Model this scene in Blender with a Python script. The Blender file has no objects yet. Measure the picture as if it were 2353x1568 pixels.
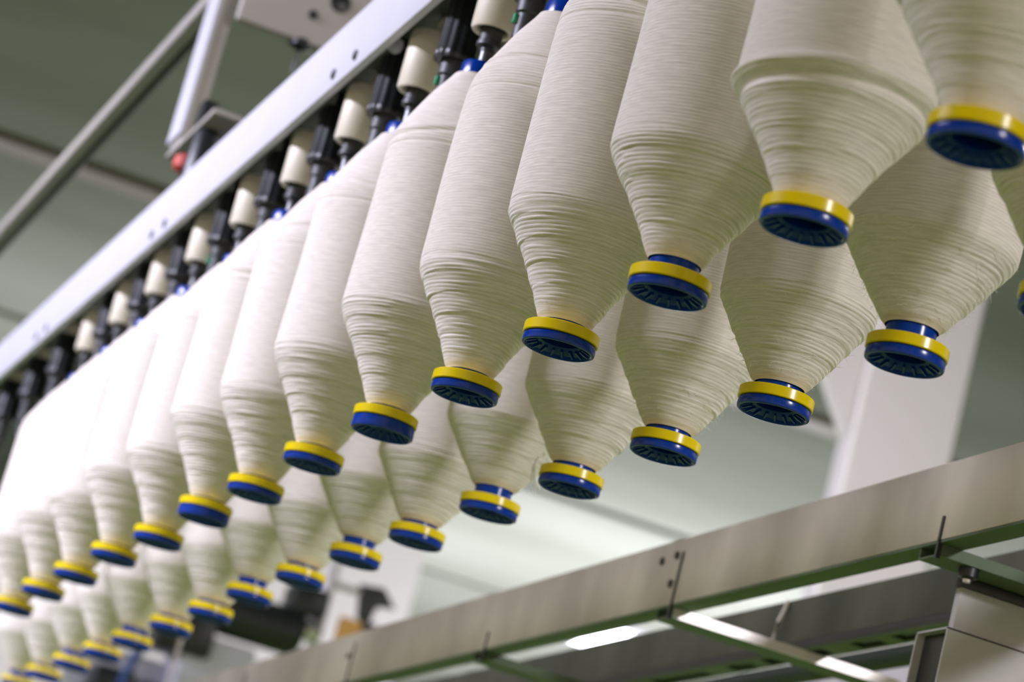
import bpy, bmesh, math, random
import numpy as np
from mathutils import Vector, Matrix

random.seed(7)
rng = np.random.default_rng(11)
scene = bpy.context.scene
COL = scene.collection

# ------------------------------------------------------------------ units
# Layout is measured in bobbin pitches (one pitch = 0.26 m); the origin is the
# foot of a front-row bobbin, 2.37 m above the factory floor.
S = 0.26
Z0 = 2.37
def W(x, y, z):
    return Vector((x * S, y * S, z * S + Z0))
def zp(h):                     # height in metres above the floor -> pitches
    return (h - Z0) / S

# ------------------------------------------------------------------ camera
cam_d = bpy.data.cameras.new('camera')
cam = bpy.data.objects.new('camera', cam_d)
COL.objects.link(cam)
R_ = Vector((0.33224457, 0.91057033, 0.24591709))
U_ = Vector((0.16824029, -0.31376059, 0.9344782))
F_ = Vector((-0.92806721, 0.26910215, 0.25743987))
M = Matrix((R_, U_, -F_)).transposed().to_4x4()
M.translation = W(6.85931678, -3.01724519, -2.75419834)
cam.matrix_world = M
cam_d.sensor_fit = 'HORIZONTAL'
cam_d.sensor_width = 36.0
cam_d.lens = 7233.2 / 2353 * 36.0
cam_d.clip_start = 0.05
cam_d.clip_end = 200
cam_d.dof.use_dof = True
cam_d.dof.focus_distance = 10.7 * S
cam_d.dof.aperture_fstop = 7.2
scene.camera = cam

# ------------------------------------------------------------------ world, exposure
wd = bpy.data.worlds.new('world')
scene.world = wd
wd.use_nodes = True
wd.node_tree.nodes['Background'].inputs[0].default_value = (1.0, 0.865, 0.66, 1)
wd.node_tree.nodes['Background'].inputs[1].default_value = 0.66
scene.view_settings.view_transform = 'Standard'
scene.view_settings.look = 'None'
scene.view_settings.gamma = 1.0
scene.view_settings.exposure = 0.0
scene.view_settings.use_curve_mapping = False

# ------------------------------------------------------------------ materials
def new_mat(name):
    m = bpy.data.materials.new(name)
    m.use_nodes = True
    nt = m.node_tree
    return m, nt, nt.nodes['Principled BSDF']

def plain(name, col, rough=0.5, metal=0.0, spec=0.5, var=0.06, scale=14.0, bump=0.0, bscale=80.0):
    """painted / moulded surface with a faint procedural mottling"""
    m, nt, b = new_mat(name)
    b.inputs['Roughness'].default_value = rough
    b.inputs['Metallic'].default_value = metal
    b.inputs['Specular IOR Level'].default_value = spec
    tc = nt.nodes.new('ShaderNodeTexCoord')
    n = nt.nodes.new('ShaderNodeTexNoise')
    n.inputs['Scale'].default_value = scale
    n.inputs['Detail'].default_value = 4
    nt.links.new(tc.outputs['Object'], n.inputs['Vector'])
    r = nt.nodes.new('ShaderNodeValToRGB')
    r.color_ramp.elements[0].position = 0.3
    r.color_ramp.elements[1].position = 0.7
    r.color_ramp.elements[0].color = tuple(c * (1 - var) for c in col) + (1,)
    r.color_ramp.elements[1].color = tuple(min(1, c * (1 + var)) for c in col) + (1,)
    nt.links.new(n.outputs['Fac'], r.inputs[0])
    nt.links.new(r.outputs[0], b.inputs['Base Color'])
    if bump:
        n2 = nt.nodes.new('ShaderNodeTexNoise')
        n2.inputs['Scale'].default_value = bscale
        nt.links.new(tc.outputs['Object'], n2.inputs['Vector'])
        bp = nt.nodes.new('ShaderNodeBump')
        bp.inputs['Strength'].default_value = bump
        bp.inputs['Distance'].default_value = 0.002
        nt.links.new(n2.outputs['Fac'], bp.inputs['Height'])
        nt.links.new(bp.outputs[0], b.inputs['Normal'])
    return m

def stretched(name, c0, c1, mscale, rough, metal=0.0, bump=0.0, bdist=0.001, nscale=1.0, detail=5.0, p0=0.35, p1=0.65, spec=0.5):
    """noise stretched along one axis: spun fibre, brushed or smeared metal"""
    m, nt, b = new_mat(name)
    b.inputs['Roughness'].default_value = rough
    b.inputs['Metallic'].default_value = metal
    b.inputs['Specular IOR Level'].default_value = spec
    tc = nt.nodes.new('ShaderNodeTexCoord')
    mp = nt.nodes.new('ShaderNodeMapping')
    mp.inputs['Scale'].default_value = mscale
    nt.links.new(tc.outputs['Object'], mp.inputs['Vector'])
    n = nt.nodes.new('ShaderNodeTexNoise')
    n.inputs['Scale'].default_value = nscale
    n.inputs['Detail'].default_value = detail
    nt.links.new(mp.outputs[0], n.inputs['Vector'])
    r = nt.nodes.new('ShaderNodeValToRGB')
    r.color_ramp.elements[0].position = p0
    r.color_ramp.elements[1].position = p1
    r.color_ramp.elements[0].color = tuple(c0) + (1,)
    r.color_ramp.elements[1].color = tuple(c1) + (1,)
    nt.links.new(n.outputs['Fac'], r.inputs[0])
    nt.links.new(r.outputs[0], b.inputs['Base Color'])
    if bump:
        bp = nt.nodes.new('ShaderNodeBump')
        bp.inputs['Strength'].default_value = bump
        bp.inputs['Distance'].default_value = bdist
        nt.links.new(n.outputs['Fac'], bp.inputs['Height'])
        nt.links.new(bp.outputs[0], b.inputs['Normal'])
    return m

YARN = stretched('cotton_roving', (0.70, 0.645, 0.575), (0.84, 0.78, 0.70), (55, 55, 900), 1.0, bump=0.35, bdist=0.0007, spec=0.1)
FIBRE = plain('loose_cotton', (0.92, 0.90, 0.86), 1.0, var=0.02, spec=0.1)
YELLOW = plain('yellow_plastic', (0.80, 0.60, 0.0), 0.22, spec=0.35, var=0.03)
BLUE = plain('blue_plastic', (0.0, 0.034, 0.30), 0.2, spec=0.3, var=0.06)
CREAM = plain('cream_plastic', (0.72, 0.66, 0.53), 0.45, var=0.04)
BLACK = plain('black_plastic', (0.010, 0.012, 0.013), 0.38, var=0.2)
DGREY = plain('dark_grey_plastic', (0.035, 0.037, 0.040), 0.42, var=0.2)
GREENP = plain('green_plastic', (0.02, 0.30, 0.14), 0.4)
GUN = plain('grey_steel', (0.16, 0.16, 0.165), 0.35, 0.8)
STEEL = plain('bright_steel', (0.62, 0.61, 0.60), 0.28, 1.0)
WHITEP = plain('white_paint', (0.57, 0.56, 0.62), 0.6, var=0.02)
BEIGEP = plain('grey_beige_paint', (0.42, 0.39, 0.36), 0.5, var=0.04)
GREYP = plain('grey_paint', (0.50, 0.48, 0.47), 0.55, var=0.06)
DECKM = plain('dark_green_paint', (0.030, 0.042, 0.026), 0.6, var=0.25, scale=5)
RED = plain('red_rubber', (0.55, 0.07, 0.05), 0.6)
ORANGE = plain('orange_plastic', (0.80, 0.42, 0.12), 0.5)
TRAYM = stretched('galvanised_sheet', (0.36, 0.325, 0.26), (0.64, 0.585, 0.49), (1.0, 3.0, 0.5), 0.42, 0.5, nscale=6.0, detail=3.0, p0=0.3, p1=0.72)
PALEM = plain('lit_zinc', (0.85, 0.80, 0.79), 0.42, 0.6)  # pale tone stands in for light reflected off one rung face
TRAYSHADE = stretched('shaded_galvanised_sheet', (0.052, 0.057, 0.033), (0.095, 0.098, 0.062), (1.8, 5.0, 0.7), 0.5, 0.4, nscale=5.0, detail=3.0)  # darker sheet colour carries the shade on the far side rail
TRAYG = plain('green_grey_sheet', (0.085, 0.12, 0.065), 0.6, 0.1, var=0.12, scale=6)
CEILM = stretched('ceiling_panels', (0.175, 0.18, 0.153), (0.25, 0.257, 0.232), (1.0, 0.35, 1.0), 0.95, nscale=0.8, detail=6, spec=0.05)
WALLM = plain('wall_paint', (0.62, 0.58, 0.60), 0.6, var=0.03, scale=1)
COLM = plain('column_paint', (0.66, 0.62, 0.645), 0.5, var=0.02, scale=1)
BEAMM = plain('brown_batten', (0.17, 0.13, 0.105), 0.6, var=0.15, scale=3)
FLOORM = plain('green_epoxy_floor', (0.25, 0.40, 0.075), 0.35, var=0.12, scale=0.8)
CABLEM = plain('blue_cable_sheath', (0.006, 0.05, 0.20), 0.4)

def emit(name, col, strength):
    m, nt, b = new_mat(name)
    b.inputs['Base Color'].default_value = tuple(col) + (1,)
    b.inputs['Emission Color'].default_value = tuple(col) + (1,)
    b.inputs['Emission Strength'].default_value = strength
    return m
LAMPM = emit('led_diffuser', (0.90, 0.92, 1.0), 9.0)

# ------------------------------------------------------------------ mesh helpers (pitch units)
class MB:
    def __init__(self):
        self.v = []; self.f = []
    def add(self, v, f):
        o = len(self.v)
        self.v += [tuple(p) for p in v]
        self.f += [tuple(i + o for i in q) for q in f]
        return self
    def box(self, x0, x1, y0, y1, z0, z1):
        v = [(x, y, z) for x in (x0, x1) for y in (y0, y1) for z in (z0, z1)]
        return self.add(v, [(0, 1, 3, 2), (4, 6, 7, 5), (0, 4, 5, 1), (2, 3, 7, 6), (0, 2, 6, 4), (1, 5, 7, 3)])
    def prism(self, pts, axis, a, b):
        """polygon pts in the two other axes, extruded along axis"""
        def mk(p, t):
            if axis == 'x': return (t, p[0], p[1])
            if axis == 'y': return (p[0], t, p[1])
            return (p[0], p[1], t)
        n = len(pts)
        v = [mk(p, a) for p in pts] + [mk(p, b) for p in pts]
        f = [tuple(range(n))[::-1], tuple(range(n, 2 * n))]
        f += [(i, (i + 1) % n, n + (i + 1) % n, n + i) for i in range(n)]
        return self.add(v, f)
    def lathe(self, prof, n=32, c=(0, 0, 0), cap0=False, cap1=False, axis='z', flute=0.0, nf=0):
        v = []
        for r, z in prof:
            for i in range(n):
                a = 2 * math.pi * i / n
                rr = r * (1 + (flute * math.cos(nf * a) if nf else 0))
                p = (rr * math.cos(a), rr * math.sin(a), z)
                if axis == 'x': p = (p[2], p[0], p[1])
                if axis == 'y': p = (p[0], p[2], p[1])
                v.append((p[0] + c[0], p[1] + c[1], p[2] + c[2]))
        f = []
        for j in range(len(prof) - 1):
            for i in range(n):
                k = (i + 1) % n
                f.append((j * n + i, j * n + k, (j + 1) * n + k, (j + 1) * n + i))
        if cap0: f.append(tuple(range(n))[::-1])
        if cap1: f.append(tuple((len(prof) - 1) * n + i for i in range(n)))
        return self.add(v, f)
    def tube(self, pts, r, n=8, taper=None):
        pts = [Vector(p) for p in pts]
        v = []; f = []
        for j, p in enumerate(pts):
            t = (pts[min(j + 1, len(pts) - 1)] - pts[max(j - 1, 0)]).normalized()
            a = t.cross(Vector((0.3, 0.2, 1)) if abs(t.z) < 0.9 else Vector((1, 0.1, 0))).normalized()
            b = t.cross(a)
            rr = r * (taper[j] if taper else 1)
            for i in range(n):
                w = 2 * math.pi * i / n
                v.append(tuple(p + (a * math.cos(w) + b * math.sin(w)) * rr))
        for j in range(len(pts) - 1):
            for i in range(n):
                k = (i + 1) % n
                f.append((j * n + i, j * n + k, (j + 1) * n + k, (j + 1) * n + i))
        f.append(tuple(range(n))[::-1]); f.append(tuple((len(pts) - 1) * n + i for i in range(n)))
        return self.add(v, f)
    def mesh(self, name, mat, bevel=0.0, smooth=35):
        me = bpy.data.meshes.new(name)
        me.from_pydata([(x * S, y * S, z * S) for x, y, z in self.v], [], self.f)
        bm = bmesh.new(); bm.from_mesh(me)
        bmesh.ops.recalc_face_normals(bm, faces=bm.faces)
        if bevel:
            es = [e for e in bm.edges if len(e.link_faces) == 2 and e.calc_face_angle(0) > 0.6]
            bmesh.ops.bevel(bm, geom=es, offset=bevel * S, segments=2, affect='EDGES', profile=0.5)
        bm.to_mesh(me); bm.free()
        me.materials.append(mat)
        for p in me.polygons: p.use_smooth = True
        me.set_sharp_from_angle(angle=math.radians(smooth))
        return me

def obj(name, me, parent=None, loc=None):
    o = bpy.data.objects.new(name, me)
    COL.objects.link(o)
    if parent is not None: o.parent = parent
    if loc is not None: o.location = loc
    return o
def empty(name, loc):
    o = bpy.data.objects.new(name, None)
    o.empty_display_size = 0.05
    COL.objects.link(o); o.location = loc
    return o
def tag(o, label=None, cat=None, group=None, kind=None):
    if label: o['label'] = label
    if cat: o['category'] = cat
    if group: o['group'] = group
    if kind: o['kind'] = kind
    return o
ORIGIN = W(0, 0, 0)
def part(name, mb, mat, parent, bevel=0.0, smooth=35, label=None):
    """part whose mesh is laid out in hall coordinates relative to its parent's spot"""
    o = obj(name, mb.mesh(name, mat, bevel, smooth), parent)
    if label: o['label'] = label
    return o
def ordinal(n):
    names = ['first', 'second', 'third', 'fourth', 'fifth', 'sixth', 'seventh', 'eighth', 'ninth', 'tenth',
             'eleventh', 'twelfth', 'thirteenth', 'fourteenth', 'fifteenth', 'sixteenth', 'seventeenth', 'eighteenth', 'nineteenth']
    return names[n]

# ------------------------------------------------------------------ hall shell
FL = zp(0.0)
CE = 9.0
def struct(name, mb, mat, bevel=0.0, label=None, cat=None):
    o = obj(name, mb.mesh(name, mat, bevel), None, ORIGIN)
    o['kind'] = 'structure'
    if label: tag(o, label, cat)
    return o
struct('floor', MB().box(-110, 22, -45, 60, FL - 0.5, FL), FLOORM, label='green painted factory floor under the whole hall', cat='floor')
struct('ceiling', MB().box(-110, 22, -45, 60, CE, CE + 0.5), CEILM, label='pale grey-green panelled ceiling above the machines', cat='ceiling')
struct('wall_far', MB().box(-54, -50, -45, 12.87, FL, CE), WALLM, label='pale lilac end wall behind the far bobbins', cat='wall')
struct('wall_back', MB().box(-112, -110, 12, 60, FL, CE), WALLM, label='distant end wall closing the hall', cat='wall')
struct('wall_side', MB().box(-110, 22, 60, 62, FL, CE), WALLM, label='long side wall of the hall', cat='wall')
for i, x in enumerate((-14.2, -24.2, -34.2, -44.2, -54.3, -64.3)):
    w = 0.28
    y0 = -45 if x > -50 else 12.9
    struct('trim_%d' % (i + 1), MB().box(x - w, x + w, y0, 60, CE - 0.10, CE), BEAMM if i == 2 else CEILM, 0.02,
           'ceiling batten crossing the panels, %s from the camera end' % ordinal(i), 'batten')
def column(n, x):
    c = empty('column', W(x, 11.0, FL))
    c['kind'] = 'structure'
    tag(c, n, 'column')
    m = MB().prism([(-0.34, -0.64), (-0.03, -0.64), (0.0, -0.60), (0.0, 0.60), (-0.03, 0.64), (-0.34, 0.64)], 'z', 0, CE - FL)
    part('shaft', m, COLM, c)
    h = CE - FL
    hz = zp(0) * 0 + (6.35 - FL)
    m = MB().prism([(-0.66, hz), (-0.66, h), (-2.1, h), (-2.1, hz + 2.05)], 'x', -0.30, -0.06)
    part('haunch', m, COLM, c)
    return c
column('square white column with a slanted haunch behind the near back-row bobbins', -25.0)

# ------------------------------------------------------------------ lights: suspended lamps of the hall, plus added floods and uplights
def area(name, loc, aim, sx, sy, power, col=(1, 1, 1)):
    ld = bpy.data.lights.new(name, 'AREA')
    ld.shape = 'RECTANGLE'; ld.size = sx; ld.size_y = sy
    ld.energy = power; ld.color = col
    o = bpy.data.objects.new(name, ld)
    COL.objects.link(o)
    o.location = loc
    d = (Vector(aim) - Vector(loc)).normalized()
    o.rotation_euler = d.to_track_quat('-Z', 'Y').to_euler()
    return o
def pendant(x0, x1, y, z, power, aim_dy, aim_dz, label, col=(1, 1, 1), spread=80):
    """long lamp housing hung under the ceiling, its light coming out of the open side"""
    o = empty('pendant_lamp', W((x0 + x1) / 2, y, z))
    tag(o, label, 'lamp', 'long lamps hung along the hall')
    L = (x1 - x0) / 2
    part('housing', MB().box(-L, L, -0.5, 0.5, 0.05, 0.25), WHITEP, o, 0.02)
    for s in (-1, 1):
        part('suspension_rod', MB().lathe([(0.03, 0.25), (0.03, CE - z)], 8, (s * L * 0.8, 0, 0), True, True), STEEL, o)
    a = area('lamp_light', W((x0 + x1) / 2, y, z), W((x0 + x1) / 2, y + aim_dy, z + aim_dz), 1, 1, power, col)
    # long side of the lamp runs along the hall
    d = Vector((0, aim_dy, aim_dz)).normalized()
    xax = Vector((1, 0, 0)); yax = (-d).cross(xax)
    mm = Matrix((xax, yax, -d)).transposed().to_4x4(); mm.translation = a.location
    a.matrix_world = mm
    a.data.size = (x1 - x0) * S; a.data.size_y = 0.30; a.data.spread = math.radians(spread)
pendant(-17, -4, -12, 7.4, 112, 12, -9, 'long white lamp hung beside the near half of the front row', (0.91, 0.90, 1.14))
pendant(-38, -17.5, -12, 7.4, 125, 12, -9, 'long white lamp hung beside the far half of the front row', (0.87, 0.89, 1.19))
pendant(-22, -4, 12.0, 7.6, 35, -7.0, -6.0, 'long white lamp hung behind the back row', (1.0, 0.98, 0.95), 90)
pendant(-16, -8, 17, 8.4, 120, -3.0, -6.0, 'added unseen long white lamp near the side wall', (1.0, 0.95, 0.98), 150)  # added to brighten the column; no such lamp in view
def unseen_flood(loc, aim, power, label):
    """unseen flood lamp on a stem; column and wall ones are added fill"""
    o = empty('unseen_flood', W(*loc)); tag(o, label, 'lamp')
    part('housing', MB().box(0.05, 0.5, -0.9, 0.9, -0.5, 0.5), GREYP, o, 0.04)
    part('stem', MB().lathe([(0.05, 0.5), (0.05, CE - loc[2])], 10, (0.3, 0, 0), True, True), STEEL, o)
    area('lamp_light', W(*loc), W(*aim), 0.7, 0.4, power, (0.97, 0.94, 1.0)).data.spread = math.radians(40)
unseen_flood((-8, -9, 8.2), (-25, 11, 6), 24, 'added grey flood lamp lighting the column, out of the picture')  # added fill for the column
unseen_flood((-30, -9, 8.2), (-50, 9, 6.5), 5.5, 'added grey flood lamp lighting the end wall, out of the picture')  # added fill for the end wall
unseen_flood((16.5, 9.8, 6.6), (-5, 1.5, 0.3), 11, 'grey flood lamp hung behind the camera, out of the picture')
def added_uplight(x, y, label, power):
    """added unseen uplight that brightens the far ceiling"""
    o = empty('added_uplight_lamp', W(x, y, FL))
    tag(o, label, 'lamp', 'added unseen uplights far down the hall')
    h = -3.0 - FL
    part('stand', MB().lathe([(0.6, 0.0), (0.6, 0.1), (0.12, 0.2), (0.12, h - 0.4), (0.5, h - 0.1)], 20, (0, 0, 0), True, False), GREYP, o)
    part('bowl', MB().lathe([(0.5, h - 0.1), (1.2, h), (1.2, h + 0.1), (1.0, h + 0.1), (0.4, h - 0.05)], 28, (0, 0, 0)), GREYP, o)
    a = area('lamp_light', W(x, y, -2.8), W(x - 0.5, y, 9.0), 0.5, 0.5, power, (0.97, 0.975, 1.03))
added_uplight(-47, 2, 'added unseen uplight before the end wall', 80)
added_uplight(-48, 17, 'added unseen uplight beside the end wall corner', 330)
added_uplight(-62, 24, 'added unseen uplight beyond the end wall', 230)

# ------------------------------------------------------------------ bobbins
TIP = 1.587
def smoothstep(a, b, x):
    t = np.clip((x - a) / (b - a), 0, 1)
    return t * t * (3 - 2 * t)
def vnoise(z, th, fz, ft, seed):
    """periodic-in-angle smooth noise from a few random waves"""
    r = np.random.default_rng(seed)
    out = np.zeros(np.broadcast(z, th).shape)
    for i in range(9):
        kz = fz * r.uniform(0.4, 1.6); kt = r.integers(0, ft + 1)
        out = out + np.sin(kz * z + kt * th + r.uniform(0, 6.28)) * r.uniform(0.5, 1)
    return out / 3.2
def yarn_mesh(name, zs, ctrl, seed, lip=0.0, knee=0.45, ring_step=0.0020, seg=108, rough=1.0):
    zc = np.array([c[0] for c in ctrl]); rc = np.array([c[1] for c in ctrl])
    z = np.arange(zs, 1.525, ring_step)
    R = np.interp(z, zc, rc)
    k = 5
    Rp = np.pad(R, k, mode='edge')
    R = np.convolve(Rp, np.ones(2 * k + 1) / (2 * k + 1), 'valid')
    th = np.linspace(0, 2 * np.pi, seg, endpoint=False)
    Z, T = np.meshgrid(z, th, indexing='ij')
    RR = np.repeat(R[:, None], seg, 1)
    cone = 1 - smoothstep(knee - 0.01, knee + 0.05, Z)
    top = smoothstep(1.12, 1.18, Z)
    cyl = (1 - cone) * (1 - top)
    # regular coils on the barrel
    r0 = np.random.default_rng(seed + 50)
    ph = 2 * np.pi * Z / 0.0117 + T + vnoise(Z, T, 9, 2, seed) * 0.8
    coil = np.abs(np.sin(ph / 2)) ** 0.55
    amp = 0.00125 * (0.6 + 0.4 * (0.5 + 0.5 * vnoise(Z, T, 5, 2, seed + 1)))
    d = cyl * amp * (coil - 0.75)
    # stepped, uneven layers on the lower cone: every turn sits a little proud or sunk, changing around the bobbin
    ph2 = 2 * np.pi * Z / 0.0125 + T + vnoise(Z, T, 22, 3, seed + 2) * 1.6 + vnoise(Z, T, 60, 5, seed + 8) * 0.7
    turn = np.floor(ph2 / (2 * np.pi)).astype(int) % 400
    coil2 = np.abs(np.sin(ph2 / 2)) ** 0.6
    ra, rb, rc_ = r0.normal(0, 1, 400), r0.normal(0, 1, 400), r0.uniform(0, 6.28, 400)
    rk_ = r0.integers(1, 5, 400); ra2 = r0.uniform(0, 6.28, 400)
    uneven = 0.6 * ra[turn] + 0.8 * rb[turn] * np.sin(T * rk_[turn] + rc_[turn]) + 0.5 * np.sin(7 * T + ra2[turn])
    ph3 = (Z + 0.006 * vnoise(Z, T, 12, 3, seed + 3)) / 0.066 + 0.08 * np.sin(T + seed)
    step = ph3 % 1.0
    fade = smoothstep(zs, zs + 0.09, Z)
    d = d + cone * fade * rough * (coil2 * (0.0020 + 0.0011 * uneven) - 0.0016 + 0.0036 * (0.5 - step) + 0.0018 * vnoise(Z, T, 40, 5, seed + 5))
    # smoother shoulder with a crossing tuck of yarn
    ph4 = 2 * np.pi * Z / 0.0125 + T
    d = d + top * 0.0009 * np.sin(ph4)
    tuck = 1.245 + 0.05 * np.sin(T + seed * 1.3)
    d = d + 0.004 * np.exp(-((Z - tuck) / 0.012) ** 2) - 0.005 * np.exp(-((Z - tuck + 0.022) / 0.008) ** 2)
    d = d - 0.0035 * np.exp(-((Z - 1.14 - 0.006 * np.sin(T)) / 0.006) ** 2)
    if lip:
        zl = knee - 0.005 + 0.012 * np.sin(T + 0.6)
        d = d + lip * np.exp(-((Z - zl - 0.02) / 0.018) ** 2) - lip * 0.9 * np.exp(-((Z - zl + 0.018) / 0.012) ** 2)
    d = d + 0.0022 * vnoise(Z, T, 6, 2, seed + 7)
    RR = RR + d
    X = RR * np.cos(T); Y = RR * np.sin(T)
    n = len(z)
    co = np.stack([X, Y, Z], -1).reshape(-1, 3) * S
    i = np.arange(n - 1)[:, None]; j = np.arange(seg)[None, :]
    jn = (j + 1) % seg
    q = np.stack([i * seg + j, i * seg + jn, (i + 1) * seg + jn, (i + 1) * seg + j], -1).reshape(-1, 4)
    me = bpy.data.meshes.new(name)
    me.vertices.add(len(co)); me.vertices.foreach_set('co', co.astype(np.float32).ravel())
    me.loops.add(q.size); me.loops.foreach_set('vertex_index', q.astype(np.int32).ravel())
    me.polygons.add(len(q))
    me.polygons.foreach_set('loop_start', (np.arange(len(q)) * 4).astype(np.int32))
    me.polygons.foreach_set('use_smooth', np.ones(len(q), bool))
    me.update(calc_edges=True)
    me.materials.append(YARN)
    return me
SHOULDER = [(1.05, 0.285), (1.15, 0.283), (1.20, 0.276), (1.24, 0.260), (1.30, 0.228), (1.36, 0.196), (1.42, 0.163), (1.48, 0.122), (1.505, 0.106), (1.52, 0.098), (1.53, 0.086)]
def ctrl(zs, knee, rk, low=0.095, mid=(0.137, 0.199, 0.248)):
    c = [(zs, 0.083), (zs + 0.012, low)]
    for t, r in ((0.30, mid[0]), (0.62, mid[1]), (0.86, mid[2])):
        zz = zs + 0.012 + (knee - zs - 0.012) * t
        c.append((zz, r * rk / 0.272))
    c += [(knee, rk), (knee + 0.05, rk + 0.002), (0.80, 0.286)]
    return c + SHOULDER
MIDB = (0.153, 0.207, 0.247)
YM = {}
YM['lip'] = yarn_mesh('yarn', 0.070, ctrl(0.070, 0.390, 0.286), 3, lip=0.013, knee=0.395, rough=0.8)
YM['a'] = yarn_mesh('yarn', 0.112, ctrl(0.112, 0.435, 0.285), 5, knee=0.44)
YM['b'] = yarn_mesh('yarn', 0.088, ctrl(0.088, 0.440, 0.286), 9, knee=0.45)
YM['c'] = yarn_mesh('yarn', 0.088, ctrl(0.088, 0.450, 0.289), 14, knee=0.465, rough=1.15)
YM['d'] = yarn_mesh('yarn', 0.120, ctrl(0.120, 0.385, 0.280, 0.102, MIDB), 21, knee=0.375)
YM['e'] = yarn_mesh('yarn', 0.098, ctrl(0.098, 0.375, 0.274, 0.102, MIDB), 27, knee=0.385, rough=1.1)

# tube: blue spindle tube seen at both ends of the yarn
tube_me = MB().lathe([(0.066, 0.03), (0.080, 0.034), (0.080, 1.52), (0.080, TIP - 0.012), (0.075, TIP), (0.060, TIP), (0.058, TIP - 0.01), (0.056, 1.2), (0.056, 0.25), (0.066, 0.20), (0.066, 0.03)], 40).mesh('tube', BLUE)
ring_me = MB().lathe([(0.082, 0.0335), (0.1285, 0.0335), (0.1312, 0.0365), (0.1312, 0.0690), (0.1285, 0.0717), (0.082, 0.0717), (0.082, 0.0335)], 72).mesh('collar_ring', YELLOW)
def cap_mesh(extra=0.0):
    t = 0.034
    m = MB().lathe([(0.079, t), (0.117, t), (0.1215, t - 0.0015), (0.1265, t - 0.007), (0.1275, 0.010 - extra), (0.1255, 0.003 - extra), (0.121, -extra), (0.116, -extra),
                    (0.112, 0.003 - extra), (0.108, 0.012 - extra), (0.070, 0.030 - extra * 0.5), (0.0665, 0.036), (0.0665, 0.046), (0.079, 0.046), (0.079, t)], 72)
    for i in range(18):          # radial stiffening ribs inside the foot
        a = 2 * math.pi * i / 18
        ca, sa = math.cos(a), math.sin(a)
        w = 0.0035
        pts = []
        for (r, z) in ((0.1135, 0.004 - extra), (0.078, 0.0175 - extra * 0.6), (0.078, 0.032 - extra * 0.5), (0.1135, 0.016 - extra)):
            for s in (-1, 1):
                pts.append((r * ca - s * w * sa, r * sa + s * w * ca, z))
        m.add(pts, [(0, 1, 3, 2), (2, 3, 5, 4), (4, 5, 7, 6), (6, 7, 1, 0), (0, 2, 4, 6), (1, 7, 5, 3)])
    return m.mesh('base_cap', BLUE)
cap_me = cap_mesh(); cap_deep = cap_mesh(0.018)

def fibres(seed, n, zr, rfun, rot=(0, 6.28), ln=0.05):
    r = random.Random(seed)
    m = MB()
    for i in range(n):
        z = r.uniform(*zr); a = r.uniform(*rot)
        R0 = rfun(z) - 0.003
        p = Vector((R0 * math.cos(a), R0 * math.sin(a), z))
        out = Vector((math.cos(a), math.sin(a), -0.3))
        tan = Vector((-math.sin(a), math.cos(a), 0)) * r.choice((-1, 1))
        L = ln * r.uniform(0.4, 1.2)
        pts = [p]
        for k in range(1, 5):
            t = k / 4
            pts.append(p + out * L * (0.35 * t) + tan * L * (0.9 * t) + Vector((0, 0, L * r.uniform(-0.25, 0.12) * t)))
        m.tube(pts, 0.00065, 4, [1, 1, 0.9, 0.7, 0.4])
    return m.mesh('loose_fibres', FIBRE)
def rfun_for(key):
    zs, knee = {'a': (0.112, 0.44), 'b': (0.088, 0.45), 'c': (0.088, 0.465), 'd': (0.12, 0.375), 'e': (0.098, 0.385), 'lip': (0.07, 0.395)}[key]
    cc = ctrl(zs, knee, 0.273, 0.098, MIDB if key in 'de' else (0.137, 0.199, 0.248))
    return lambda z: float(np.interp(z, [c[0] for c in cc], [c[1] for c in cc]))

def bobbin(pos, key, label, group, rot, deep=False, fib=None):
    o = empty('roving_bobbin', W(*pos))
    o.rotation_euler = (0, 0, rot)
    tag(o, label, 'bobbin', group)
    y = obj('yarn', YM[key], o)
    obj('tube', tube_me, o)
    obj('collar_ring', ring_me, o)
    c = obj('base_cap', cap_deep if deep else cap_me, o)
    if deep: c['label'] = 'blue base cap slipped lower than on the others'
    if fib:
        f = obj('loose_fibres', fib, y); f['kind'] = 'stuff'
    return o

GA = 'full roving bobbins hanging in the front row'
GB = 'full roving bobbins hanging in the back row'
OA = [(.022, .004, -.002), (.002, -.001, .001), (-.009, 0, -.001), (.014, .001, -.001), (.003, .005, -.006), (.016, -.008, .008), (-.033, -.003, 0), (-.015, .003, -.006),
      (.049, -.005, .008), (.014, .009, -.009), (-.001, -.005, .006), (-.024, -.005, .002), (-.006, -.002, .003), (-.004, .003, -.004)]
KA = ['lip', 'lip', 'a', 'b', 'b', 'c', 'c', 'b', 'c', 'b', 'c', 'b', 'c', 'b']
LA = {0: 'cream roving bobbin nearest the camera in the front row, cut by the picture corner',
      1: 'cream roving bobbin with overhanging fold of yarn, second in the front row',
      2: 'cream roving bobbin showing a blue neck above its yellow collar, third in the front row',
      5: 'cream roving bobbin with slipped-down thick blue base, sixth in the front row',
      8: 'cream roving bobbin with slipped-down thick blue base, ninth in the front row',
      13: 'cream roving bobbin hanging last at the far end of the front row'}
bob_top = {}
for k in range(14):
    ox, oy, oz = OA[k]
    lab = LA.get(k, 'cream roving bobbin with yellow collar, %s in the front row from the camera' % ordinal(k))
    bobbin((-k + ox, oy, oz), KA[k], lab, GA, {1: 0.0, 0: 0.5}.get(k, 2.399 * k), deep=k in (5, 8),
           fib=fibres(40 + k, 26, (0.12, 0.48), rfun_for(KA[k])) if k in (2, 3, 4) else None)
DB, OBX, DZ = 0.7496, -0.8256, -0.01335
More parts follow.
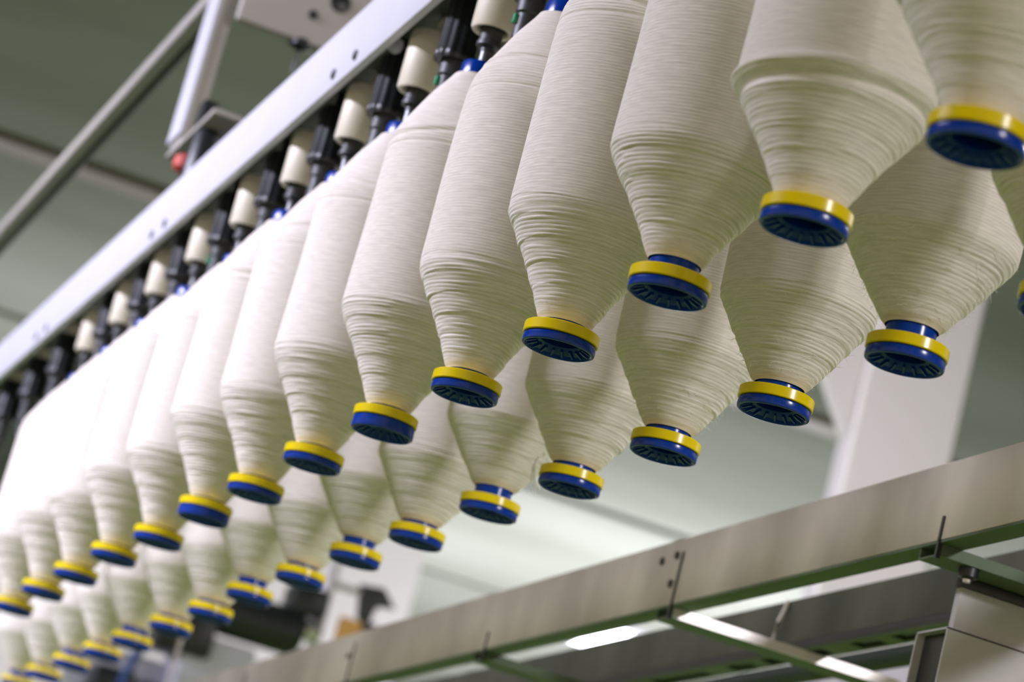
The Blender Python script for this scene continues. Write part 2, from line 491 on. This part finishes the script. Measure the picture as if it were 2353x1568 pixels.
OB = [(-.024, .008, -.012), (.001, -.004, .005), (0, 0, .001), (-.002, .005, -.007), (-.004, .006, -.007), (.012, -.001, .003), (-.018, .003, -.006), (.004, -.001, .004),
      (.001, 0, .003), (-.016, -.005, .006), (.055, .01, -.006), (.069, .011, -.004), (.019, .008, -.01), (.096, .019, -.008), (.085, .016, -.006), (.095, .022, -.01), (.09, .02, -.01)]
KB = ['d', 'd', 'e', 'e', 'e', 'd', 'e', 'd', 'e', 'd', 'e', 'e', 'd', 'e', 'd', 'e', 'd']
LB = {0: 'cream roving bobbin nearest the camera in the back row, mostly outside the picture',
      1: 'fuzzy cream roving bobbin with tall blue neck over yellow collar, second in the back row',
      4: 'cream roving bobbin with a white wisp trailing beside its collar, fifth in the back row',
      16: 'cream roving bobbin hanging last at the far end of the back row'}
for k in range(17):
    ox, oy, oz = OB[k]
    lab = LB.get(k, 'cream roving bobbin with yellow collar, %s in the back row from the camera' % ordinal(k))
    fib = None
    if k in (1, 2, 3):
        fib = fibres(70 + k, 170, (0.13, 0.40), rfun_for(KB[k]), ln=0.06)
    b = bobbin((-k + OBX + ox, DB + oy, DZ + oz), KB[k], lab, GB, 2.399 * k + 1, fib=fib)
    if k == 4:
        b.rotation_euler = (0, 0, 0)
        m = MB()
        r = random.Random(5)
        for i in range(14):
            j = r.uniform(-1, 1) * 0.010; j2 = r.uniform(-1, 1) * 0.012
            m.tube([(-0.02, -0.128 + j * .3, 0.110 + j), (-0.015 + j, -0.150, 0.095), (-0.01 + j, -0.160 + j2 * .4, 0.050), (0.0 + j2, -0.150 + j, -0.005), (0.01 + j2 * 1.4, -0.128 + j, -0.05 + j2)],
                   0.0017, 4, [0.5, 1, 1, 0.8, 0.3])
        w = obj('fibre_wisp', m.mesh('fibre_wisp', FIBRE), b)
        w['label'] = 'white wisp of loose fibre'

# ------------------------------------------------------------------ bobbin hangers
RAILZ = 2.135
body_c = MB().lathe([(0.058, 1.86), (0.062, 1.765), (0.070, 1.755), (0.086, 1.752), (0.092, 1.765), (0.092, 2.005), (0.086, 2.03), (0.040, 2.035), (0.040, 1.99), (0.058, 1.86)], 40).mesh('sleeve', CREAM)
tab_c = MB().prism([(0.005, 2.02), (0.075, 2.02), (0.075, RAILZ - 0.01), (0.060, RAILZ), (0.030, RAILZ), (0.005, RAILZ - 0.05)], 'x', -0.03, 0.022).mesh('mounting_tab', CREAM, 0.004)
screw_me = MB().lathe([(0.0, 0.024), (0.012, 0.024), (0.012, 0.0)], 14, (0, 0, 0), axis='x').mesh('screw', DGREY)
stem_c = MB().lathe([(0.010, 1.86), (0.046, 1.86), (0.050, 1.78), (0.046, 1.705), (0.052, 1.70), (0.052, 1.685), (0.030, 1.675), (0.030, 1.66)], 28, cap0=True, cap1=True).mesh('stem', DGREY)
rod_me = MB().lathe([(0.027, 1.665), (0.027, 1.47), (0.012, 1.45)], 16, cap0=True, cap1=True).mesh('rod', GUN)
body_b = MB().lathe([(0.050, 1.755), (0.086, 1.752), (0.090, 1.765), (0.090, 1.79), (0.082, 1.80), (0.082, 2.03), (0.072, 2.05), (0.030, 2.055), (0.030, RAILZ)], 72, cap0=True, flute=0.035, nf=12).mesh('ribbed_sleeve', BLACK, 0.0, 60)
stem_b = MB().lathe([(0.056, 1.77), (0.054, 1.69), (0.046, 1.68), (0.046, 1.58), (0.028, 1.57), (0.028, 1.47)], 28, cap0=True, cap1=True).mesh('stem', DGREY)
gring = MB().box(-0.010, 0.018, -0.060, -0.040, 1.635, 1.675).mesh('green_clip', GREENP, 0.004)
knob_me = MB().lathe([(0.012, 2.04), (0.030, 2.055), (0.036, 2.08), (0.030, 2.105), (0.010, 2.115)], 24, (0.065, -0.055, 0), True, True).mesh('white_knob', WHITEP)
cap_s = MB().lathe([(0.030, 2.00), (0.066, 2.005), (0.070, 2.02), (0.066, 2.10), (0.050, RAILZ)], 28, cap0=True, cap1=True).mesh('cream_top', CREAM)
def hanger_c(x, y, label, group):
    o = empty('bobbin_hanger', W(x, y, 0)); tag(o, label, 'hanger', group)
    b = obj('sleeve', body_c, o)
    t = obj('mounting_tab', tab_c, o)
    obj('screw', screw_me, t, Vector((0.016 * S, 0.048 * S, 2.065 * S)))
    s = obj('stem', stem_c, o); obj('rod', rod_me, s)
def hanger_b(x, y, label, group, knob=False, green=False):
    o = empty('bobbin_hanger', W(x, y, 0)); tag(o, label, 'hanger', group)
    obj('ribbed_sleeve', body_b, o)
    s = obj('stem', stem_b, o)
    if green: obj('green_clip', gring, s)
    if knob:
        k = obj('white_knob', knob_me, o); k['label'] = 'white knob'
def hanger_e(x, y, label, group):
    o = empty('bobbin_hanger', W(x, y, 0)); tag(o, label, 'hanger', group)
    obj('cream_top', cap_s, o)
    obj('ribbed_sleeve', body_b, o)
    obj('stem', stem_b, o)
GH = 'cream bobbin hangers along the front rail'
GK = 'black bobbin hangers along the front rail'
GE = 'empty hangers past the end of the front row'
for k in range(14):
    hanger_c(-k + OA[k][0] * 0.5, 0, 'cream sleeved hanger holding the %s bobbin of the front row' % ordinal(k), GH)
for k in range(3, 13):
    hanger_b(-k - 0.5, 0, ('ribbed black hanger with a white knob' if k == 6 else 'ribbed black empty hanger') + ' between the %s and %s front-row bobbins' % (ordinal(k), ordinal(k + 1)), GK, k == 6, k in (4, 5, 9))
for k in range(14, 18):
    hanger_e(-k, 0, 'cream-topped empty hanger, %s past the last front-row bobbin' % ordinal(k - 14), GE)
for k in range(17):
    hanger_c(-k + OBX + OB[k][0] * 0.5, DB, 'cream sleeved hanger holding the %s bobbin of the back row' % ordinal(k), 'cream bobbin hangers along the back rail')

# ------------------------------------------------------------------ overhead rails and their supports
rail = empty('overhead_rail', W(0, 0, 0)); tag(rail, 'white overhead rail from which the front row of bobbins hangs', 'rail')
part('face_panel', MB().box(-27, 4, -0.175, -0.135, 1.975, 2.32), WHITEP, rail, 0.006)
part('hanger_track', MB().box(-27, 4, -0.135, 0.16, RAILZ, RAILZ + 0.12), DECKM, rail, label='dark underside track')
for x in (-6.65, -7.01, -10.48, -10.81, -13.98, -14.32):
    part('bolt', MB().lathe([(0.0, -0.187), (0.020, -0.187), (0.026, -0.182), (0.026, -0.17)], 16, (x, 0, 2.045), axis='y'), BLACK, rail)
rail2 = empty('overhead_rail', W(0, 0, 0)); tag(rail2, 'overhead rail hidden above the back row of bobbins', 'rail')
part('face_panel', MB().box(-27, 4, DB + 0.135, DB + 0.175, 1.975, 2.32), WHITEP, rail2, 0.006)
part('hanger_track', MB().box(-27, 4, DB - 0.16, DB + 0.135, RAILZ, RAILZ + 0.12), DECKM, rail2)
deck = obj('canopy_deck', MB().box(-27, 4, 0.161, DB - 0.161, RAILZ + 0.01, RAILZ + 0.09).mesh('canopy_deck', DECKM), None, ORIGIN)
tag(deck, 'dark green underside panel between the two overhead rails', 'panel')

post = empty('drop_post', W(0, 0, 0)); tag(post, 'white drop post carrying the overhead rail, with black clamp and red pad', 'post')
part('channel', MB().box(-11.50, -11.13, -0.14, -0.115, 2.80, CE), WHITEP, post)
part('web', MB().box(-11.46, -11.15, -0.115, -0.03, 2.735, CE), BEIGEP, post)  # greyer than the channel: shaded side of the post put into the colour
part('foot_plate', MB().box(-11.45, -10.25, -0.13, 0.05, 2.70, 2.735), BEIGEP, post, 0.01)
part('clamp', MB().box(-10.86, -10.72, -0.12, -0.02, 2.735, 2.92), BLACK, post, 0.02)
part('damper', MB().lathe([(0.05, 2.32), (0.085, 2.36), (0.085, 2.66), (0.06, 2.70)], 24, (-10.62, -0.06, 0), True, True), BLACK, post)
part('red_pad', MB().lathe([(0.05, 2.44), (0.075, 2.46), (0.075, 2.52), (0.05, 2.54)], 20, (-10.72, -0.12, 0), True, True), RED, post, label='red rubber pad')
for x in (-2.0,):
    p = empty('drop_post', W(x, 0.38, 0)); tag(p, 'steel drop post bearing the rails out of sight past the camera end', 'post')
    part('shaft', MB().box(-0.08, 0.08, -0.08, 0.08, 2.36, CE), WHITEP, p, 0.01)
    part('cross_arm', MB().box(-0.06, 0.06, -0.52, 0.90, 2.32, 2.38), WHITEP, p, 0.01)
bar = obj('conduit_bar', MB().prism([(-0.14, 3.795), (-0.13, 3.785), (-0.05, 3.785), (-0.05, 3.88), (-0.13, 3.88), (-0.14, 3.87)], 'x', -40, -11.505).mesh('conduit_bar', BEIGEP), None, ORIGIN)
tag(bar, 'long thin beige bar running from the white drop post', 'bar')
bar2 = obj('bar_shade', MB().lathe([(0.032, -40), (0.032, -11.4)], 12, (0, -0.017, 3.80), axis='x', cap0=True, cap1=True).mesh('bar_shade', DECKM), None, ORIGIN)  # dark rod added in place of the bar's shaded underside
tag(bar2, 'dark rod standing in for the shaded underside of the long beige bar', 'pipe')

cross = empty('cross_duct', W(0, 0, 0)); tag(cross, 'grey-white box duct crossing above the rail with dark holes', 'duct')
part('shell', MB().box(-11.085, -10.99, -0.03, 5.0, 3.55, 4.5), BEIGEP, cross, 0.03)
for (y, z, r) in ((0.414, 3.735, 0.022), (0.556, 3.87, 0.055)):
    part('port', MB().lathe([(0, -10.975), (r, -10.975), (r + 0.008, -10.98), (r + 0.008, -10.99)], 20, (0, y, z), axis='x'), BLACK, cross)
part('hook_rod', MB().box(-11.07, -11.0, 4.4, 4.5, 4.5, CE), STEEL, cross)
spr = empty('sprinkler_head', W(-10.9, 0.40, 3.62)); tag(spr, 'small dark sprinkler head hanging under the box duct', 'sprinkler')
part('collar', MB().lathe([(0.03, 0.05), (0.075, 0.0), (0.075, -0.02), (0.02, -0.045)], 20, (-0.14, 0, -0.07), True, True), BLACK, spr)
part('drop_pipe', MB().lathe([(0.014, -0.10), (0.014, -0.26)], 10, (-0.14, 0, 0), True, True), DGREY, spr)

# ------------------------------------------------------------------ cable tray behind the back row
tray = empty('cable_tray', W(0, 0, 0)); tag(tray, 'galvanised ladder cable tray crossing below the bobbins', 'tray')
T0, T1 = -19.5, 4.0
y1, y2, zb, zt = 2.0, 2.826, 0.064, 0.39
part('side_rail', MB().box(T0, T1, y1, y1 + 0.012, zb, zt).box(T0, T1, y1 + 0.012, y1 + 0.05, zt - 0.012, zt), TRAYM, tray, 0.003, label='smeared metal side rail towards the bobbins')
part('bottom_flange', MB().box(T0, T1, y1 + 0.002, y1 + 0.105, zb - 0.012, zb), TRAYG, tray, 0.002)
part('side_rail', MB().box(T0, T1, y2, y2 + 0.012, zb, zt).box(T0, T1, y2 + 0.012, y2 + 0.04, zt - 0.012, zt), TRAYSHADE, tray, 0.003)
m = MB()
x = T0
slots = []
while x < T1 - 1.4:              # flange of the far rail, pierced by long and short slots
    slots += [(x + 0.15, x + 0.42), (x + 0.58, x + 1.30)]
    x += 1.45
edges = [T0]
for a, b in slots:
    m.box(edges[-1], a, y2 - 0.125, y2, zb - 0.012, zb)
    edges.append(b)
m.box(edges[-1], T1, y2 - 0.125, y2, zb - 0.012, zb)
for a, b in slots:
    m.box(a, b, y2 - 0.125, y2 - 0.100, zb - 0.012, zb)
    m.box(a, b, y2 - 0.022, y2, zb - 0.012, zb)
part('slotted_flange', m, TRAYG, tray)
for i, xr in enumerate((-1.30, -4.0, -6.73, -9.42, -12.1, -14.8, -17.5)):
    ye = 5.2 if i in (1, 2, 3) else y2
    rw = 0.18 if i == 1 else 0.20
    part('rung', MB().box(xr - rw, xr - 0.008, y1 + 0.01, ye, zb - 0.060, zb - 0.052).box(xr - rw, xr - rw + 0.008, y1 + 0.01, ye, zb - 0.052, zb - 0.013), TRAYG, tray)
    part('rung_lip', MB().box(xr - 0.008, xr, y1 + 0.012, ye, zb - 0.060, zb - 0.013), PALEM if i == 2 else TRAYG, tray, label='rung edge strip coloured pale for reflected light' if i == 2 else None)
    h = 0.16 if i in (1, 3) else 0.32
    part('joint_seam', MB().box(xr - 0.014, xr + 0.004, y1 - 0.006, y1, zb - 0.004, h), BLACK, tray)
    part('rung_clip', MB().box(xr - 0.014, xr + 0.004, y1 - 0.006, y1 + 0.012, zb - 0.074, zb - 0.0), BLACK, tray)
    for (bx, bz) in (((-0.26, 0.30), (-0.08, 0.31), (-0.08, 0.17)) if i == 2 else ((-0.1, 0.24),) if i == 4 else ()):
        part('bolt', MB().lathe([(0, y1 - 0.012), (0.016, y1 - 0.012), (0.020, y1 - 0.006), (0.020, y1)], 14, (xr + bx, 0, bz), axis='y'), BLACK, tray)
part('hanging_nut', MB().lathe([(0.0, zb - 0.105), (0.022, zb - 0.105), (0.024, zb - 0.10), (0.040, zb - 0.096), (0.042, zb - 0.06)], 18, (-4.05, y1 + 0.17, 0)), BLACK, tray)
part('bolt_tip', MB().lathe([(0.0, zb - 0.118), (0.016, zb - 0.116), (0.018, zb - 0.105)], 14, (-4.05, y1 + 0.17, 0)), STEEL, tray)
part('cable_tie', MB().tube([(-7.35, y2 - 0.006, 0.385), (-7.33, y2 - 0.02, 0.34), (-7.34, y2 - 0.035, 0.27), (-7.40, y2 - 0.02, 0.17), (-7.42, y2 - 0.012, 0.10)], 0.012, 8), CREAM, tray, label='pale strap')
for x in (1.0, 3.5):
    part('suspension_rod', MB().lathe([(0.02, zb - 0.03), (0.02, CE)], 10, (x, y1 + 0.41, 0), True, True), STEEL, tray)
part('suspension_rod', MB().lathe([(0.02, zb - 0.03), (0.02, CE)], 10, (-19.3, y1 + 0.41, 0), True, True), STEEL, tray)

backing_strip = obj('slot_backing', MB().prism([(y2 - 0.118, zb + 0.004), (y2 - 0.006, zb + 0.004), (y2 - 0.006, zb + 0.04), (y2 - 0.02, zb + 0.05), (y2 - 0.105, zb + 0.05), (y2 - 0.118, zb + 0.04)], 'x', T0 + 0.1, T1 - 0.1).mesh('slot_backing', BLACK), None, ORIGIN)  # dark backing added above the flange so the slots read black
tag(backing_strip, 'added black backing strip lying in the tray, darkening its slots', 'cable')
pipe = obj('air_pipe', MB().lathe([(0.055, -24), (0.055, 2)], 14, (0, 3.40, 0.262), axis='x', cap0=True, cap1=True).mesh('air_pipe', DECKM), None, ORIGIN)
tag(pipe, 'dark green pipe running just behind the cable tray', 'pipe')
jb = empty('junction_box', W(0, 0, 0)); tag(jb, 'grey sheet-metal junction box hung under the cable tray rung', 'box')
part('shaded_top', MB().box(-4.26, -4.2, 2.225, 3.3, -0.036, 0.030), BLACK, jb, 0.004, label='black strip standing in for the shaded top')  # shade along the top of the sheet, put in as a black strip
part('body', MB().box(-4.25, -4.205, 2.228, 3.28, -0.215, -0.036), GREYP, jb, 0.004)
part('lower_channel', MB().box(-4.46, -4.19, 2.200, 3.3, -0.47, -0.462).box(-4.198, -4.19, 2.200, 3.3, -0.462, -0.210).box(-4.46, -4.45, 2.2, 3.3, -0.462, -0.21).box(-4.46, -4.19, 2.200, 3.3, -0.216, -0.2085), GREYP, jb)
part('open_end_shade', MB().box(-4.448, -4.20, 2.235, 2.245, -0.46, -0.217), BLACK, jb, label='black sheet as shade inside the open channel end')  # black sheet set in as the shade within the channel
trunk = obj('steel_trunking', MB().box(-24, 2, 5.3, 6.0, 0.3, 1.10).mesh('steel_trunking', BEIGEP, 0.02), None, ORIGIN)
tag(trunk, 'grey trunking duct running behind the cable tray', 'duct')
part('drop_rod', MB().lathe([(0.03, 1.10), (0.03, CE)], 8, (0.5, 5.65, 0), True, True), STEEL, trunk)

# ------------------------------------------------------------------ far ceiling lamp
lamp = empty('led_panel_lamp', W(0, 0, 0)); tag(lamp, 'glowing white ceiling lamp seen through the cable tray', 'lamp')
part('housing', MB().box(-56.2, -53.1, 17.7, 19.0, 8.86, CE), WHITEP, lamp)
part('diffuser', MB().prism([(-53.3, 17.75), (-53.3, 18.50), (-56.0, 18.95), (-56.0, 18.15)], 'z', 8.84, 8.86), LAMPM, lamp)

# ------------------------------------------------------------------ drive unit at the far end of the rails
drive = empty('drive_unit', W(-30, 5.6, 2.9)); tag(drive, 'black drive motor with silver shaft on white housings, far beyond the bobbins', 'motor')
part('motor_body', MB().lathe([(0.10, -0.62), (0.27, -0.60), (0.29, -0.55), (0.29, 0.35), (0.25, 0.40), (0.12, 0.42)], 32, (0, 0.02, 0.20), True, True, 'y'), BLACK, drive)
part('terminal_box', MB().box(-0.25, 0.25, 0.15, 0.62, 0.42, 0.78), BLACK, drive, 0.05)
part('shaft_end', MB().lathe([(0.0, 0.62), (0.09, 0.62), (0.12, 0.58), (0.12, 0.42)], 24, (0.1, 0.02, 0.26), False, False, 'y'), STEEL, drive, label='silver shaft end')
part('housing', MB().box(-0.8, 0.15, -0.95, -0.05, -1.2, -0.15), WHITEP, drive, 0.06)
part('housing', MB().box(-0.8, -0.30, -2.2, -0.9, -2.2, -0.55), WHITEP, drive, 0.06)
part('gear_case', MB().box(-0.5, 0.25, -1.30, -0.62, -0.45, 0.10), BLACK, drive, 0.06)
part('gear_case', MB().box(-0.3, 0.3, -1.9, -1.4, -1.3, -0.85).box(-0.3, 0.3, -1.35, -0.9, -1.2, -0.9), BLACK, drive, 0.05)
part('cable', MB().tube([(0.3, -1.45, -0.5), (0.3, -1.5, -0.65), (0.3, -1.57, -0.95), (0.3, -1.55, -1.4)], 0.055, 10), CABLEM, drive, label='blue cable')
part('pedestal', MB().box(-0.75, -0.35, -1.6, -0.4, FL - 2.9, -0.6), WHITEP, drive, 0.03)
part('pole', MB().lathe([(0.07, -1.2), (0.07, CE - 2.9)], 16, (0, 0.62, 0), True, True), COLM, drive)
bk = empty('sensor_bracket', W(-30, 6.8, 3.5)); tag(bk, 'small dark bracket with orange tags beside the motor pole', 'bracket')
part('plate', MB().prism([(-0.22, 0.42), (0.10, 0.46), (0.30, 0.24), (0.06, 0.20), (0.02, -0.02), (-0.14, 0.0)], 'x', -0.05, 0.05), DGREY, bk, 0.02)
part('arm', MB().box(-0.05, 0.05, -0.56, -0.18, 0.28, 0.36), BEIGEP, bk, 0.01)
part('tag', MB().box(-0.04, 0.06, -0.36, -0.04, -0.50, -0.02), ORANGE, bk, 0.05, label='orange tag')
part('tag', MB().box(-0.04, 0.06, 0.10, 0.32, -0.36, -0.10), ORANGE, bk, 0.05, label='orange tag')
part('link', MB().box(-0.03, 0.04, -0.10, 0.12, -0.20, 0.0), DGREY, bk, 0.01)
